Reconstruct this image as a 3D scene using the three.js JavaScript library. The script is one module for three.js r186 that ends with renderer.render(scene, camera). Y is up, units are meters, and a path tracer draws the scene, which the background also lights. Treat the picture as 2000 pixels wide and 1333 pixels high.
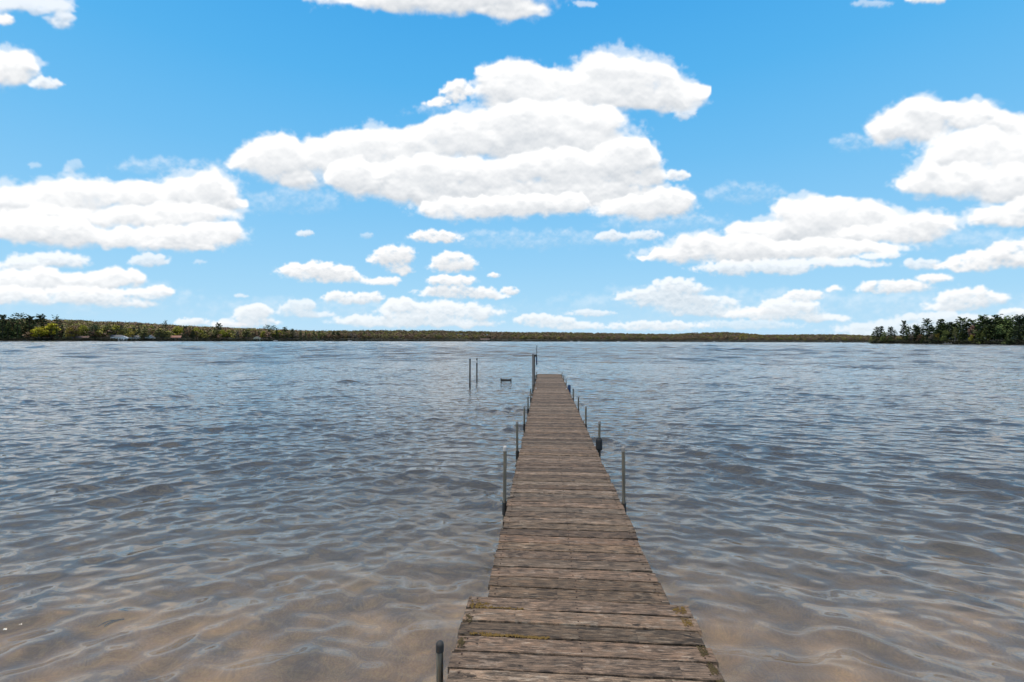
import * as THREE from 'three';
import { mergeGeometries } from 'three/addons/utils/BufferGeometryUtils.js';

// ---------------------------------------------------------------- camera, sky, sun, exposure
const FOCAL = 920, W0 = 2000, H0 = 1333, HORIZON = 665.5;           // the photograph's lens, in its pixels
const EYE = 2.05, DECK = 0.35;                                       // metres above the water
const scene = new THREE.Scene();
const camera = new THREE.PerspectiveCamera(2 * Math.atan(H0 / 2 / FOCAL) * 180 / Math.PI, W0 / H0, 0.1, 9000);
camera.position.set(0, EYE, 0);
camera.rotation.set(-Math.atan((H0 / 2 - HORIZON) / FOCAL), 0, 0.003);
const renderer = new THREE.WebGLRenderer({ antialias: true });
renderer.toneMapping = THREE.LinearToneMapping;
renderer.toneMappingExposure = 1.0;
renderer.shadowMap.enabled = true;
const SUN_TURN = 124 * Math.PI / 180, SUN_UP = 74 * Math.PI / 180;    // high on the left, veiled by cloud: its shadows are soft
const sun = new THREE.DirectionalLight(0xfff0dc, 3.0);
sun.position.set(-Math.sin(SUN_TURN) * Math.cos(SUN_UP), Math.sin(SUN_UP), -Math.cos(SUN_TURN) * Math.cos(SUN_UP)).multiplyScalar(400);
sun.castShadow = true; sun.shadow.radius = 22;
Object.assign(sun.shadow.camera, { left: -60, right: 60, top: 60, bottom: -60, near: 1, far: 900 });
scene.add(sun);

// ---------------------------------------------------------------- small tools
function rng(seed) { let s = seed | 0; return () => { s = (s + 0x6d2b79f5) | 0; let t = Math.imul(s ^ (s >>> 15), 1 | s); t = (t + Math.imul(t ^ (t >>> 7), 61 | t)) ^ t; return ((t ^ (t >>> 14)) >>> 0) / 4294967296; }; }
const lerp = (a, b, t) => a + (b - a) * t, clamp = (x, a, b) => Math.min(b, Math.max(a, x));
const smooth = (a, b, x) => { const t = clamp((x - a) / (b - a), 0, 1); return t * t * (3 - 2 * t); };
function table(xs, ys, x) { if (x <= xs[0]) return ys[0]; for (let i = 1; i < xs.length; i++) if (x <= xs[i]) return lerp(ys[i - 1], ys[i], (x - xs[i - 1]) / (xs[i] - xs[i - 1])); return ys[ys.length - 1]; }
// value noise on a wrapped lattice, and sums of it
const LAT = (() => { const r = rng(77), a = new Float32Array(256 * 256); for (let i = 0; i < a.length; i++) a[i] = r(); return a; })();
function vnoise(x, y) {
  const xi = Math.floor(x), yi = Math.floor(y); let fx = x - xi, fy = y - yi;
  fx = fx * fx * fx * (fx * (fx * 6 - 15) + 10); fy = fy * fy * fy * (fy * (fy * 6 - 15) + 10);
  const x0 = xi & 255, x1 = (xi + 1) & 255, y0 = (yi & 255) << 8, y1 = ((yi + 1) & 255) << 8;
  const a = LAT[y0 + x0], b = LAT[y0 + x1], c = LAT[y1 + x0], d = LAT[y1 + x1];
  return a + (b - a) * fx + (c - a + (a - b - c + d) * fx) * fy;
}
function fbm(x, y, n = 5, gain = 0.5) { let s = 0, a = 1, t = 0; for (let i = 0; i < n; i++) { s += a * vnoise(x, y); t += a; a *= gain; x = x * 2.03 + 17.3; y = y * 2.03 + 9.1; } return s / t; }
function billow(x, y, n = 4) { let s = 0, a = 1, t = 0; for (let i = 0; i < n; i++) { const v = Math.abs(2 * vnoise(x, y) - 1); s += a * (1 - v * v); t += a; a *= 0.55; x = x * 2.1 + 31.7; y = y * 2.1 + 5.3; } return s / t; }

// ---------------------------------------------------------------- the sky: blue air and cumulus, all round
{
  const SW = 4096, SH = 2048, data = new Float32Array(SW * SH * 4);
  const els = [0, 2, 5, 9, 14, 20, 28, 36, 50, 70, 90];
  const lin = (h) => new THREE.Color(h);
  const cols = ['#c3e4fa', '#b9e1fa', '#a8daf9', '#98d2f8', '#86c9f6', '#71bff3', '#58b3ef', '#46a7ea', '#3796e0', '#2b84d2', '#2579c8'].map(lin);
  const skyAt = (el, out) => { let i = 1; while (i < els.length - 1 && el > els[i]) i++; const t = clamp((el - els[i - 1]) / (els[i] - els[i - 1]), 0, 1); out[0] = lerp(cols[i - 1].r, cols[i].r, t); out[1] = lerp(cols[i - 1].g, cols[i].g, t); out[2] = lerp(cols[i - 1].b, cols[i].b, t); };
  const c = [0, 0, 0];
  for (let y = 0; y < SH; y++) { skyAt(Math.max(0, ((y + 0.5) / SH - 0.5) * 180), c); for (let x = 0; x < SW; x++) { const o = (y * SW + x) * 4; data[o] = c[0]; data[o + 1] = c[1]; data[o + 2] = c[2]; data[o + 3] = 1; } }
  // A cloud is a set of puffs [x, y, half width, half height] on a plane that touches the sky dome: `frame` 0..3 look to the four sides, 4 looks up.
  function cloud(frame, puffs, opt = {}) {
    const { soft = 0.42, rough = 0.66, wisp = 0.0, seed = 0, light = 1, opacity = 1 } = opt;
    const pr = rng(Math.round(seed * 977) + 3), all = [];
    for (const p of puffs) { all.push(p); if (p[3] > 11) for (let k = 0, n = Math.round(clamp(p[2] / p[3] * 3.2, 4, 12)); k < n; k++) { const a = lerp(-0.15, Math.PI + 0.15, (k + pr()) / n), q = p[3] * (0.24 + 0.30 * pr()), e = 0.60 + 0.2 * pr(); all.push([p[0] + Math.cos(a) * p[2] * e, p[1] - Math.sin(a) * p[3] * e, q * (1.1 + 0.7 * pr()), q]); } }
    puffs = all;
    let x0 = 1e9, x1 = -1e9, y0 = 1e9, y1 = -1e9, size = 0;
    for (const [px, py, rx, ry] of puffs) { x0 = Math.min(x0, px - rx * 1.35); x1 = Math.max(x1, px + rx * 1.35); y0 = Math.min(y0, py - ry * 1.45); y1 = Math.max(y1, py + ry * 1.45); size = Math.max(size, ry); }
    size = opt.size ?? clamp(size * 1.2, 9, 70);
    y1 = Math.min(y1, frame < 4 ? 664 : y1);
    // the part of the sky map to fill
    const turn = frame < 4 ? frame * Math.PI / 2 : 0;
    let c0, c1, r0, r1;
    if (frame < 4) {
      const azs = [x0, x1].map((p) => Math.atan((p - 1000) / FOCAL));
      const nearest = x0 < 1000 && x1 > 1000 ? 0 : Math.min(Math.abs(azs[0]), Math.abs(azs[1])), farthest = Math.max(Math.abs(azs[0]), Math.abs(azs[1]));
      const elTop = Math.atan((665 - y0) / FOCAL * Math.cos(nearest)), elLow = Math.max(0.0005, Math.atan((665 - y1) / FOCAL * Math.cos(farthest)));
      c0 = Math.floor((azs[0] + turn - Math.PI / 2) / (2 * Math.PI) * SW + SW / 2); c1 = Math.ceil((azs[1] + turn - Math.PI / 2) / (2 * Math.PI) * SW + SW / 2);
      r0 = Math.floor((elLow / Math.PI + 0.5) * SH); r1 = Math.min(SH - 1, Math.ceil((elTop / Math.PI + 0.5) * SH));
    } else { c0 = 0; c1 = SW - 1; r0 = Math.floor(SH * 0.74); r1 = SH - 1; }
    const w = c1 - c0 + 1, h = r1 - r0 + 1, field = new Float32Array(w * h);
    const plane = (col, row) => {
      const round = ((col + 0.5) / SW - 0.5) * 2 * Math.PI, up = ((row + 0.5) / SH - 0.5) * Math.PI;
      if (frame === 4) { const k = FOCAL / Math.tan(Math.max(up, 0.3)); return [1000 + Math.cos(round) * k, 665 + Math.sin(round) * k]; }
      const az = round - turn + Math.PI / 2;
      return [1000 + FOCAL * Math.tan(az), 665 - FOCAL * Math.tan(up) / Math.cos(az)];
    };
    for (let j = 0; j < h; j++) for (let i = 0; i < w; i++) {
      const [px, py] = plane(c0 + i, r0 + j);
      if (px < x0 || px > x1 || py < y0 - 2 || py > y1 + 2) { field[j * w + i] = -1; continue; }
      const wx = px + (fbm(px / size + seed * 3.1, py / size * 1.2 + 4.2, 3) - 0.5) * size * 0.75, wy = py + (fbm(px / size + 41, py / size * 1.2 + seed * 1.7, 3) - 0.5) * size * 0.55;
      let v = 0, best = -1;
      for (let k = 0; k < puffs.length; k++) {
        const p = puffs[k], dx = (wx - p[0]) / p[2], below = wy > p[1], dy = (wy - p[1]) / (p[3] * (below ? 0.8 : 1.05)), d = 1 - dx * dx - dy * dy;
        if (d > -1) { const e = Math.exp(3 * d); v += e; if (d > best) best = d; }
      }
      if (best <= -1) { field[j * w + i] = -1; continue; }
      const d = Math.min(best + 0.45, Math.log(v) / 3);
      const big = billow(px / size * 0.8 + seed * 7.7, py / size * 1.05 + seed * 2.3, 5) - 0.62, fine = fbm(px / size * 3.3 + seed, py / size * 4.1, 5, 0.62) - 0.5;
      field[j * w + i] = d + rough * big + (0.62 + wisp) * fine + 0.0;
    }
    const stepPx = size * 0.16, rowPx = Math.PI / SH * FOCAL;
    const hazeAt = frame < 4 ? (py) => smooth(520, 664, py) * 0.42 : () => 0;
    for (let j = 0; j < h; j++) for (let i = 0; i < w; i++) {
      const v = field[j * w + i]; if (v <= 0) continue;
      const [px, py] = plane(c0 + i, r0 + j);
      let over = 0;
      for (let k = 1; k <= 9; k++) { const jj = Math.round(j + k * stepPx / rowPx), ii = Math.round(i - k * 0.25 * stepPx / rowPx); if (jj >= h || ii < 0) break; const u = field[jj * w + ii]; if (u > 0) over += Math.min(u, 0.75); }
      const streak = fbm(px / size * 0.55 + seed * 5, py / size * 1.9 + 3, 4), dent = billow(px / size * 1.6 + seed * 9, py / size * 2 + 1, 4) - 0.6;
      const up1 = field[Math.min(h - 1, j + Math.round(0.09 * size / rowPx)) * w + i], up2 = field[Math.min(h - 1, j + Math.round(0.3 * size / rowPx)) * w + Math.max(0, i - 2)];
      const relief = clamp(0.55 * (v - up1) + 0.45 * (v - up2), -0.5, 0.6);
      const lit = clamp(0.72 * Math.exp(-0.30 * over * (0.05 + 1.9 * streak)) + 0.22 + 0.75 * relief + 0.12 * dent, 0, 1) * light;
      const under = smooth(0.3, 2.6, over), alpha = clamp(smooth(0, soft * (1 + 0.5 * under), v) * (0.9 + 0.1 * smooth(0.2, 0.6, v)), 0, 1) * opacity, o = ((r0 + j) * SW + ((c0 + i + SW) % SW)) * 4, hz = hazeAt(py);
      const w3 = [1.06, 1.06, 1.06], s3 = [0.66, 0.70, 0.745];
      for (let q = 0; q < 3; q++) { const own = lerp(s3[q], w3[q], lit), far = lerp(own, data[o + q] * 0.5 + 0.5, hz); data[o + q] = lerp(data[o + q], far, alpha * (1 - hz * 0.25)); }
    }
  }
  const view = [
    // far banks low over the horizon
    [[[375, 631, 34, 9], [440, 636, 40, 7]], { soft: 0.5 }], [[[495, 615, 36, 17], [480, 632, 75, 12]], {}], [[[580, 603, 36, 17], [600, 616, 60, 9]], { opacity: 0.8 }],
    [[[780, 600, 42, 17], [860, 613, 130, 22], [760, 630, 130, 13], [900, 633, 90, 10]], { size: 26 }], [[[690, 585, 68, 14]], {}],
    [[[1060, 629, 66, 15], [1130, 638, 64, 9]], {}], [[[1150, 612, 52, 9]], { opacity: 0.8 }], [[[1290, 637, 104, 12], [1230, 640, 40, 8]], {}],
    [[[1760, 642, 150, 17], [1840, 620, 90, 14], [1700, 654, 90, 9], [1930, 630, 90, 14]], { opacity: 0.85, size: 24 }], [[[1460, 634, 120, 11]], { opacity: 0.6 }],
    [[[1320, 562, 64, 20], [1270, 580, 72, 15], [1340, 592, 110, 18], [1400, 610, 120, 13]], { opacity: 0.85, size: 24 }], [[[1540, 603, 66, 20], [1490, 614, 80, 14], [1600, 619, 66, 11]], { size: 22 }],
    [[[1570, 577, 42, 14], [1630, 563, 17, 8]], {}], [[[1750, 560, 76, 16], [1825, 542, 42, 10]], { size: 18 }], [[[1900, 583, 76, 21], [1850, 596, 60, 10]], { size: 20 }], [[[1990, 612, 40, 12]], {}],
    [[[1930, 508, 90, 24], [1995, 498, 70, 32], [1870, 520, 50, 12]], { size: 28 }], [[[1800, 516, 38, 12]], { opacity: 0.7 }],
    [[[620, 536, 76, 22], [575, 528, 32, 13], [670, 540, 30, 20], [740, 550, 44, 10]], { size: 22 }], [[[770, 506, 42, 27], [785, 530, 26, 9]], { size: 22 }], [[[845, 463, 52, 13], [870, 468, 34, 8]], {}],
    [[[885, 519, 50, 24]], { size: 22 }], [[[880, 550, 52, 13], [895, 573, 88, 15], [960, 578, 40, 8]], { size: 20 }], [[[963, 538, 14, 6]], {}], [[[995, 569, 19, 9]], {}], [[[595, 458, 18, 7]], { opacity: 0.7 }],
    [[[715, 462, 15, 8]], { opacity: 0.35 }], [[[1190, 463, 30, 13], [1255, 460, 44, 11]], { opacity: 0.75, wisp: 0.25 }], [[[390, 514, 14, 5]], { opacity: 0.35 }], [[[470, 580, 14, 5]], { opacity: 0.6 }],
    // left
    [[[100, 513, 80, 20], [40, 525, 60, 14]], { opacity: 0.85, size: 24 }], [[[290, 513, 42, 14]], { opacity: 0.7, wisp: 0.2 }], [[[50, 556, 150, 26], [225, 549, 60, 24], [150, 560, 90, 20]], { size: 30 }],
    [[[160, 583, 160, 20], [312, 577, 32, 13], [20, 582, 90, 18], [260, 597, 60, 10]], { size: 24 }],
    [[[60, 405, 110, 44], [150, 392, 90, 42], [270, 390, 66, 34], [385, 380, 74, 42], [440, 408, 40, 20], [-70, 410, 90, 40]], { size: 48 }], [[[320, 425, 150, 26], [100, 432, 130, 26]], { size: 40, light: 0.95 }],
    [[[30, 452, 150, 30], [200, 466, 180, 26], [400, 462, 84, 26], [340, 482, 90, 14], [-90, 450, 100, 30]], { size: 36 }],
    [[[20, 142, 56, 38], [-40, 150, 50, 34]], { size: 40 }], [[[88, 168, 34, 13]], { wisp: 0.3, opacity: 0.85 }], [[[60, 14, 84, 18], [118, 44, 22, 18], [20, 10, 60, 20]], { wisp: 0.55, opacity: 0.6, size: 36 }], [[[8, 44, 18, 12]], {}],
    [[[140, 330, 16, 14], [65, 327, 13, 7]], { wisp: 0.5, opacity: 0.3 }],
    // top
    [[[860, -4, 215, 38], [745, 2, 90, 24], [1000, 22, 74, 22], [900, -60, 240, 50]], { size: 52 }], [[[1812, -6, 46, 15]], { wisp: 0.2 }], [[[1140, 8, 28, 9], [630, 0, 40, 14]], { opacity: 0.5, wisp: 0.3 }], [[[1700, 6, 40, 9]], { opacity: 0.4, wisp: 0.4 }],
    // right
    [[[1800, 238, 88, 40], [1880, 218, 74, 26], [1745, 262, 48, 28], [1960, 262, 84, 38], [2060, 280, 90, 60]], { size: 50, wisp: 0.12 }], [[[1930, 300, 130, 50], [2030, 330, 120, 60], [1860, 300, 60, 30]], { size: 50 }], [[[1850, 350, 96, 34], [1960, 362, 120, 38], [1795, 362, 46, 24], [2060, 370, 100, 40]], { size: 42 }],
    [[[1960, 424, 76, 22], [2040, 410, 80, 34]], { size: 36 }],
    [[[1565, 425, 54, 42], [1660, 425, 88, 38], [1500, 455, 76, 28], [1600, 458, 130, 34], [1710, 430, 60, 26]], { size: 46 }], [[[1800, 438, 84, 26], [1740, 458, 110, 22]], { size: 36 }], [[[1420, 486, 130, 32], [1310, 501, 74, 14], [1540, 492, 140, 26], [1660, 484, 120, 16]], { size: 36 }], [[[1480, 524, 130, 17], [1620, 512, 130, 11], [1720, 496, 50, 7]], { size: 26, opacity: 0.8, soft: 0.6 }],
    // the great cloud in the middle
    [[[888, 184, 32, 26], [858, 203, 34, 12]], { size: 26, wisp: 0.2 }], [[[1335, 222, 26, 16]], { wisp: 0.3, opacity: 0.7 }],
    [[[1220, 162, 108, 58], [1322, 188, 48, 34], [1010, 180, 84, 52], [1120, 185, 90, 46], [962, 158, 34, 30], [1270, 200, 80, 20]], { size: 52 }],
    [[[1080, 250, 150, 44], [980, 250, 120, 40], [535, 318, 86, 46], [640, 312, 70, 36], [760, 298, 120, 42], [900, 280, 120, 44], [1050, 285, 140, 50], [1180, 278, 60, 46], [595, 356, 40, 24]], { size: 54 }],
    [[[1225, 305, 58, 40], [1110, 318, 120, 30], [700, 352, 56, 38], [830, 345, 120, 40], [960, 345, 90, 30], [1140, 345, 130, 40], [1255, 340, 46, 34], [900, 386, 150, 26], [770, 376, 80, 24], [1060, 384, 140, 26], [1200, 385, 130, 30]], { size: 46 }],
    [[[905, 412, 100, 24], [1000, 404, 110, 26], [1090, 398, 70, 22]], { size: 34 }], [[[1255, 408, 98, 28], [1305, 390, 48, 22]], { size: 36 }], [[[1322, 344, 24, 13]], { wisp: 0.2, opacity: 0.9 }],
  ];
  const veils = [[700, 612, 330, 34], [1400, 600, 360, 44], [150, 590, 260, 40], [1830, 600, 260, 40], [1300, 440, 130, 26], [1050, 470, 260, 22], [560, 400, 120, 30], [1450, 380, 90, 22], [1880, 470, 190, 26], [330, 330, 120, 22], [860, 220, 70, 18], [1660, 280, 46, 20]];
  veils.forEach((p, i) => cloud(0, [p], { seed: 60.3 + i * 3.7, size: clamp(p[3] * 1.4, 22, 46), wisp: 1.1, rough: 1.0, soft: 2.2, opacity: 0.42 }));
  view.forEach(([p, o], i) => { if ((o.size ?? 0) >= 34) cloud(0, p.map(([x, y, a, b]) => [x, y, a * 1.03 + 5, b * 1.04 + 3]), { ...o, seed: i * 2.11 + 7, wisp: 0.9, rough: 1.1, soft: 1.0, opacity: 0.5 }); });   // torn fringes
  view.forEach(([p, o], i) => cloud(0, p, { seed: i * 1.37 + 0.2, ...((o.size ?? 20) < 30 ? { rough: 0.95, soft: 0.75, wisp: 0.3 } : { soft: 0.62, rough: 0.8 }), ...o }));  // the same kind of sky goes on to the sides, behind and overhead
  const r = rng(5);
  for (let f = 1; f < 5; f++) for (let k = 0; k < (f < 4 ? 30 : 16); k++) {
    const t = k / 30, y = f < 4 ? lerp(645, -350, Math.pow(t, 1.5)) : 665 + (r() - 0.5) * 1300, x = f < 4 ? 1000 + (r() - 0.5) * (y > 430 ? 1500 : y > 150 ? 900 : 500) : 1000 + (r() - 0.5) * 1300, s = f < 4 ? lerp(22, 130, Math.pow(t, 0.9)) : 100, ps = [];
    const n = 4 + Math.floor(r() * 4);
    for (let q = 0; q < n; q++) ps.push([x + (r() - 0.5) * s * 4.4, y + (r() - 0.5) * s * 0.7, s * (0.8 + r() * 0.9), s * (0.3 + 0.3 * r())]);
    cloud(f, ps, { seed: 100 + f * 40 + k * 1.9, size: clamp(s * 0.6, 12, 60) });
  }
  const sky = new THREE.DataTexture(data, SW, SH, THREE.RGBAFormat, THREE.FloatType);
  sky.mapping = THREE.EquirectangularReflectionMapping; sky.magFilter = THREE.LinearFilter; sky.minFilter = THREE.LinearFilter; sky.needsUpdate = true;
  scene.background = sky; scene.environment = sky;
}
console.log('sky done');

// ---------------------------------------------------------------- naming
const taken = new Map();
function numbered(name) { const n = taken.get(name) ?? 0; taken.set(name, n + 1); return n ? name + '_' + String(n).padStart(3, '0') : name; }
function tag(o, label, category, group) { o.userData.label = label; o.userData.category = category; if (group) o.userData.group = group; return o; }
function thing(name, label, category, pos = [0, 0, 0], turn = 0, group) { const o = new THREE.Group(); o.name = numbered(name); o.position.set(...pos); o.rotation.y = turn; scene.add(o); return tag(o, label, category, group); }
function part(name, geo, mat, parent) { const m = new THREE.Mesh(geo, mat); m.name = name; m.castShadow = m.receiveShadow = true; parent.add(m); return m; }
const std = (r, g, b, rough = 0.9, extra = {}) => { const m = new THREE.MeshStandardMaterial({ roughness: rough, ...extra }); m.color.setRGB(r, g, b); return m; };
const box = (x, y, z, cx, cy, cz) => { const g = new THREE.BoxGeometry(x, y, z); g.translate(cx, cy, cz); return g; };
const rod = (r0, r1, h, x, y, z, n = 14) => { const g = new THREE.CylinderGeometry(r1, r0, h, n); g.translate(x, y + h / 2, z); return g; };
const V = (x, y, z) => new THREE.Vector3(x, y, z);
const plain = (g) => { const p = g.index ? g.toNonIndexed() : g; p.deleteAttribute('uv'); return p; };

// ---------------------------------------------------------------- the lie of the land (x is a bearing, in pixels of the lens; depth in metres)
const yh = (x) => HORIZON + (x - 1000) * 0.003;
const shoreX = [-1400, -400, 0, 300, 500, 700, 900, 1200, 1700, 2600], shoreD = [330, 430, 520, 580, 680, 950, 1180, 1350, 1500, 1500];
const shore = (x) => table(shoreX, shoreD, x) * (1 + 0.012 * Math.sin(x * 0.021) + 0.008 * Math.sin(x * 0.067 + 1));
const topX = [-1400, 0, 60, 130, 200, 260, 300, 350, 450, 520, 610, 730, 850, 910, 1000, 1105, 1245, 1315, 1350, 1420, 1455, 1490, 1560, 1655, 1700, 2600];
const topY = [612, 624, 624, 625, 628, 630, 633, 636.5, 640.5, 643, 646.5, 645.2, 645, 646.5, 648.6, 649, 651.6, 652.4, 650.2, 648.6, 650.6, 654, 653.2, 653.2, 655.5, 655];
const RIDGE = 430, TREE = 13;
const ridge = (x) => (yh(x) - table(topX, topY, x)) * (shore(x) + RIDGE) / FOCAL + EYE - TREE;
function land(x, dd) {                                                // height of the ground, dd metres behind the waterline
  if (dd < 0) return Math.max(-6, dd * 0.12);
  if (dd < 6) return lerp(0, 0.9, dd / 6);
  if (dd < 40) return lerp(0.9, 2.4, (dd - 6) / 34);
  const top = Math.max(4, ridge(x));
  if (dd < RIDGE) { const t = (dd - 40) / (RIDGE - 40); return lerp(2.4, top, t * t * (3 - 2 * t) * 0.75 + t * 0.25); }
  return lerp(top, top * 0.6, clamp((dd - RIDGE) / 700, 0, 1));
}
const place = (x, depth, y) => new THREE.Vector3((x - 1000) / FOCAL * depth, y, -depth);
function sheet(rows, cols, at) {
  const pos = [], idx = [];
  for (let j = 0; j < rows; j++) for (let i = 0; i < cols; i++) { const p = at(i / (cols - 1), j); pos.push(p.x, p.y, p.z); }
  for (let j = 0; j < rows - 1; j++) for (let i = 0; i < cols - 1; i++) { const a = j * cols + i; idx.push(a, a + 1, a + cols + 1, a, a + cols + 1, a + cols); }
  const g = new THREE.BufferGeometry(); g.setAttribute('position', new THREE.Float32BufferAttribute(pos, 3)); g.setIndex(idx); g.computeVertexNormals(); return g;
}
function structure(name, geo, mat, label, category) { const m = part(name, geo, mat, scene); m.userData.kind = 'structure'; return tag(m, label, category); }
const soil = std(0.055, 0.047, 0.03, 1);
const DD = [-40, -12, -3, 0, 6, 20, 40, 80, 130, 190, 260, 340, RIDGE, 560, 800, 1130];
structure('hills', sheet(DD.length, 320, (t, j) => { const x = lerp(-1400, 2700, t); return place(x, shore(x) + DD[j], land(x, DD[j])); }), soil, 'low forested hills along the far side of the lake', 'hills');
// the point of land on the right
const pointD = (x) => table([1692, 1700, 1760, 2000, 2400, 2700], [520, 505, 465, 335, 240, 210], x);
const pointH = (x, dd) => (dd < 0 ? dd * 0.15 : Math.min(2.2, dd * 0.16)) * smooth(1688, 1720, x) - (1 - smooth(1688, 1706, x)) * 2;
const PD = [-25, -6, 0, 5, 15, 40, 90];
structure('headland', sheet(PD.length, 90, (t, j) => { const x = lerp(1686, 2700, t); return place(x, pointD(x) + PD[j], j === PD.length - 1 ? -1.5 : pointH(x, PD[j])); }), soil, 'low wooded point of land on the right of the lake', 'headland');
// the lake bed: sand that shelves away from the shore behind the camera
const bed = (x, z) => { const s = -z; let d = table([-12, -4, -1.5, 0, 3.6, 8, 20, 40, 80, 200, 600], [0.9, 0.35, 0.0, -0.13, -0.28, -1.25, -3.2, -4.6, -6, -8, -9], s); if (s > -6 && s < 60) d += (fbm(x * 0.7 + 40, z * 0.7, 3) - 0.5) * 0.12; return d; };
{
  const g = new THREE.PlaneGeometry(1, 1, 260, 300); const p = g.attributes.position, uv = g.attributes.uv;
  for (let i = 0; i < p.count; i++) { const a = p.getX(i) * 2, b = p.getY(i) * 2, x = a * 12 + Math.sign(a) * Math.pow(Math.abs(a), 5) * 4000, z = -(b * 12 + Math.sign(b) * Math.pow(Math.abs(b), 5) * 4000); p.setXYZ(i, x, z > 14 ? 0.9 : bed(x, z), z); uv.setXY(i, x / 4, z / 4); }
  g.computeVertexNormals();
  const N = 512, px = new Uint8Array(N * N * 4);
  for (let y = 0; y < N; y++) for (let x = 0; x < N; x++) { const u = x / N * 32, v = y / N * 32; const wrap = (f) => { const tx = x / N, ty = y / N; return lerp(lerp(f(u, v), f(u - 32, v), tx), lerp(f(u, v - 32), f(u - 32, v - 32), tx), ty); }; const n = wrap((a, b) => fbm(a * 0.35 + 60, b * 0.35 + 60, 5)), f = LAT[(y & 255) * 256 + (x & 255)], k = 0.72 + (n - 0.5) * 0.9 + (f - 0.5) * 0.12; px.set([234 * k, 180 * k, 118 * k, 255].map((q) => clamp(q, 0, 255)), (y * N + x) * 4); }
  const t = new THREE.DataTexture(px, N, N); t.colorSpace = THREE.SRGBColorSpace; t.wrapS = t.wrapT = THREE.RepeatWrapping; t.magFilter = THREE.LinearFilter; t.needsUpdate = true;
  const m = std(1, 1, 1, 1, { map: t });
  structure('lake_bed', g, m, 'brown sandy lake bed under the shallow water', 'lake bed');
}

// ---------------------------------------------------------------- the water
const trains = [0, 1].map((which) => {
  const r = rng(300 + which), list = [], n = 34;
  for (let i = 0; i < n; i++) {
    const L = 0.20 * Math.pow(20, i / (n - 1)) * (0.93 + 0.14 * r()), spread = (r() + r() + r() - 1.5) * 0.75, dist = smooth(1.2, 4, L);
    const crest = (which ? -36 : 38) * (1 - 0.75 * dist) * Math.PI / 180 + spread;                   // the way a crest runs, from the right towards away
    const k = 2 * Math.PI / L, slope = 0.045 * (L < 0.5 ? 1.3 : L < 1.2 ? 0.8 : L < 2.3 ? 0.38 : 0.26);
    list.push({ L, kx: -Math.sin(crest) * k, kz: -Math.cos(crest) * k, a: slope / k, p: r() * 6.283 });
  }
  return list;
});
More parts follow.
